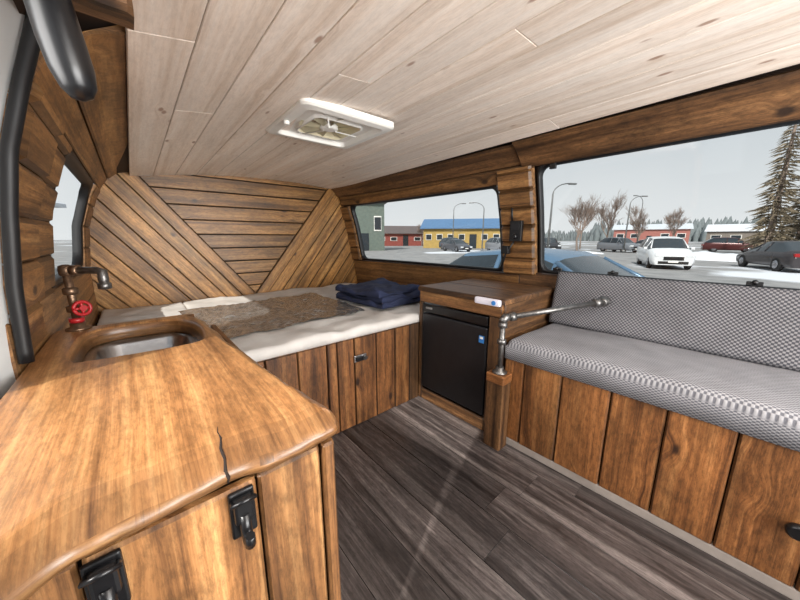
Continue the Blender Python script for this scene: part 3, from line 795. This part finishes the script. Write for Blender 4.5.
def lamp(loc,h,az):
    m=Mesh(); x,y,z=loc; c_,s_=math.cos(az),math.sin(az)
    m.lathe([(.16,0),(.16,.3),(.1,.35)],loc,(0,0,1),M_pole,12)
    pts=[(x,y,z+.3),(x,y,z+h*.6),(x,y,z+h*.86)]+[(x+c_*1.2*(1-math.cos(a)),y+s_*1.2*(1-math.cos(a)),z+h*.86+h*.14*math.sin(a)) for a in [math.pi/2*i/6 for i in range(1,7)]]
    m.tube(pts,[.075,.065,.05]+[.038]*6,M_pole,10)
    e=pts[-1]; m.box((e[0]+c_*.25,e[1]+s_*.25,e[2]-.02),(.55,.2,.11),M_pole,rot=Matrix.Rotation(az,3,'Z'),c_=.03)
    m.obj('street_lamp')
lamp((22.4,9.7,GZ),5.3,math.radians(-30)); lamp((41,9.5,GZ),6,math.radians(-40)); lamp((56,11.5,GZ),7.5,math.radians(150)); lamp((31,21,GZ),5.6,math.radians(120))
lamp((36,29.5,GZ),6.5,math.radians(-40))
M_bark=plain('bark',lin((140,124,114)),.9); 
def bare(loc,h,seed,name='bare_tree'):
    rnd=random.Random(seed); m=Mesh()
    def grow(p,d,l,r,dep):
        q=p+d*l; mid_=p+d*l*.5+Vector((rnd.uniform(-1,1),rnd.uniform(-1,1),0))*l*.06
        m.tube([p,mid_,q],[r,r*.8,r*.6],M_bark,5 if dep>1 else 3,caps=False)
        if dep==0: return
        for k in range(4 if dep>1 else 5):
            nd=(d+Vector((rnd.uniform(-1,1),rnd.uniform(-1,1),rnd.uniform(0,1.0)))*.65).normalized()
            st=p+d*l*rnd.uniform(.35,1); grow(st,nd,l*rnd.uniform(.6,.82),max(r*.5,.009),dep-1)
    grow(Vector(loc),Vector((0,0,1)),h*.30,h*.014,5)
    m.obj(name,recalc=False)
bare((42,14.6,GZ),9.4,1); bare((47,12.8,GZ),9.8,2); bare((52,10.5,GZ),8,3); bare((46,46,GZ),7,4); bare((60,8,GZ),8,5); bare((50,17,GZ),9,11)
M_need=plain('spruce_needles',lin((142,130,110)),.9,noise_amt=.35,nscale=4); M_need2=plain('spruce_green',lin((110,112,96)),.9,noise_amt=.35,nscale=4)
def spruce(loc,h,seed,mat,sp=.17,dens=13):
    rnd=random.Random(seed); m=Mesh(); x,y,z=loc
    m.tube([(x,y,z),(x,y,z+h*.5),(x,y,z+h)],[h*.018,h*.011,.01],M_bark,8)
    k=h*.08
    while k<h*.985:
        rad=h*sp*(1-k/h)**.75*rnd.uniform(.75,1.1)+.08
        for a in range(dens if k<h*.8 else 7):
            az=rnd.uniform(0,6.283); r_=rad*rnd.uniform(.6,1.1); dr=r_*rnd.uniform(.15,.45)
            c_,s_=math.cos(az),math.sin(az); b0=Vector((x,y,z+k)); tip=b0+Vector((c_*r_,s_*r_,-dr)); mid_=b0+Vector((c_*r_*.5,s_*r_*.5,-dr*.2))
            w=r_*.05; pr=Vector((-s_,c_,0))*w; dn=Vector((0,0,-w*1.1))
            q=[m.add(p) for p in (b0,mid_+pr,tip,mid_-pr,mid_+dn)]
            m.face([q[0],q[1],q[2]],None,.5,mat); m.face([q[0],q[2],q[3]],None,.5,mat); m.face([q[0],q[4],q[2]],None,.5,mat)
            for e_ in range(12):
                f=rnd.uniform(.2,.98); o=b0.lerp(tip,f); sd_=rnd.choice((-1,1)); l_=r_*.30*(1.15-f)
                t_=o+Vector((-s_*sd_*.8+c_*.6,c_*sd_*.8+s_*.6,-.5))*l_; q=[m.add(v) for v in (o,t_,o+Vector((c_,s_,-.3))*l_*.2)]; m.face(q,None,.5,mat)
        k+=h*.017
    m.obj('spruce_tree',recalc=False)
spruce((38.5,-.6,GZ),13.2,1,M_need,.14); spruce((37,-3.5,GZ),10.5,2,M_need2,.17); spruce((41,-2.2,GZ),11,3,M_need,.15)
M_for=plain('forest',lin((118,126,128)),.95,noise_amt=.2,nscale=.3)
m=Mesh(); rnd=random.Random(5)
for i in range(1300):
    an=math.radians(rnd.uniform(-22,70)); D=rnd.uniform(190,240); x,y=D*math.cos(an),D*math.sin(an); hh=rnd.uniform(4,8)*(1.3 if an<.3 else .6)
    zb=GZ+ (D-190)*.06
    m.tube([(x,y,zb-2),(x,y,zb+hh*.25),(x,y,zb+hh)],[hh*.2,hh*.24,.05],M_for,5,caps=False)
m.obj('distant_forest',recalc=False)
def bank(loc,l,w,h,ang,seed):
    m=Mesh(); nx,ny=30,12; g=[]
    c_,s_=math.cos(ang),math.sin(ang)
    for i in range(nx+1):
        row=[]
        for j in range(ny+1):
            a,b_=i/nx*2-1,j/ny*2-1; e=max(0,1-a*a)*max(0,1-b_*b_)
            X,Yy=a*l/2,b_*w/2; z=h*math.sqrt(e)*(.8+.5*noise.noise(Vector((X*.7+seed,Yy*.9,seed))))
            row.append(m.add((loc[0]+X*c_-Yy*s_,loc[1]+X*s_+Yy*c_,GZ+z-.02)))
        g.append(row)
    for i in range(nx):
        for j in range(ny): m.face([g[i][j],g[i+1][j],g[i+1][j+1],g[i][j+1]],None,.5,M_snow,True)
    m.obj('snow_bank',recalc=False)
bank((33,2.6,0),5,3,.8,math.radians(80),1); bank((30,-4.4,0),6,3,.9,math.radians(100),2); bank((36,13,0),6,2,.35,math.radians(110),3); bank((12,-3.2,0),5,2.5,.45,math.radians(100),4)
building('house',(-9,16,GZ),math.radians(60),12,8,3,lin((190,190,186)),lin((210,214,220)),1.8,4)
bare((-4,11,GZ),6,8)

# ------------------------------------------------------------------ light
w=bpy.data.worlds.new('World'); bpy.context.scene.world=w; w.use_nodes=True; nt=w.node_tree
bg=nt.nodes['Background']; tc=N(nt,'ShaderNodeTexCoord'); sp=N(nt,'ShaderNodeSeparateXYZ'); L(nt,tc.outputs['Generated'],sp.inputs[0])
cn=N(nt,'ShaderNodeTexNoise'); cn.inputs['Scale'].default_value=2.5; cn.inputs['Detail'].default_value=4; L(nt,tc.outputs['Generated'],cn.inputs['Vector'])
s=math_(nt,'ADD',sp.outputs[2],math_(nt,'MULTIPLY',math_(nt,'SUBTRACT',cn.outputs[0],.5),.25))
L(nt,ramp(nt,s,[(.0,lin((230,233,234))),(.25,lin((208,214,218))),(.7,lin((184,196,204)))]),bg.inputs[0]); bg.inputs[1].default_value=1.08
def area(loc,tgt,sx,sy,e,col=(1,1,1)):
    l=bpy.data.lights.new('area','AREA'); l.shape='RECTANGLE'; l.size=sx; l.size_y=sy; l.energy=e; l.color=col
    o=bpy.data.objects.new('added_fill_lamp',l); o.location=loc; o.rotation_euler=(Vector(tgt)-Vector(loc)).to_track_quat('-Z','Y').to_euler(); bpy.context.collection.objects.link(o)  # added fill lamps, out of view, to brighten the interior beyond sun and sky
area((.85,-1.4,.95),(.8,1.6,1.15),1.5,.8,72,(1,.985,.965))
area((.6,-.5,1.40),(1.0,1.4,.3),.9,.5,11,(1,.98,.95))
area((-.9,.55,1.25),(.8,.9,.6),.8,.9,26,(1,.98,.96))
l=bpy.data.lights.new('sun','SUN'); l.energy=4.6; l.angle=math.radians(.8); l.color=(1,.95,.88)
o=bpy.data.objects.new('sun',l); o.rotation_euler=Vector((1,.45,-.95)).to_track_quat('-Z','Y').to_euler(); bpy.context.collection.objects.link(o)

cam=bpy.data.cameras.new('camera'); cam.lens=13.7; cam.sensor_width=36; cam.clip_start=.01; cam.clip_end=1000
co=bpy.data.objects.new('camera',cam); co.location=(0,0,1); co.rotation_euler=(math.radians(90-11.5),0,math.radians(-41)); bpy.context.collection.objects.link(co)
sc=bpy.context.scene; sc.camera=co
sc.view_settings.view_transform='Standard'; sc.view_settings.look='None'
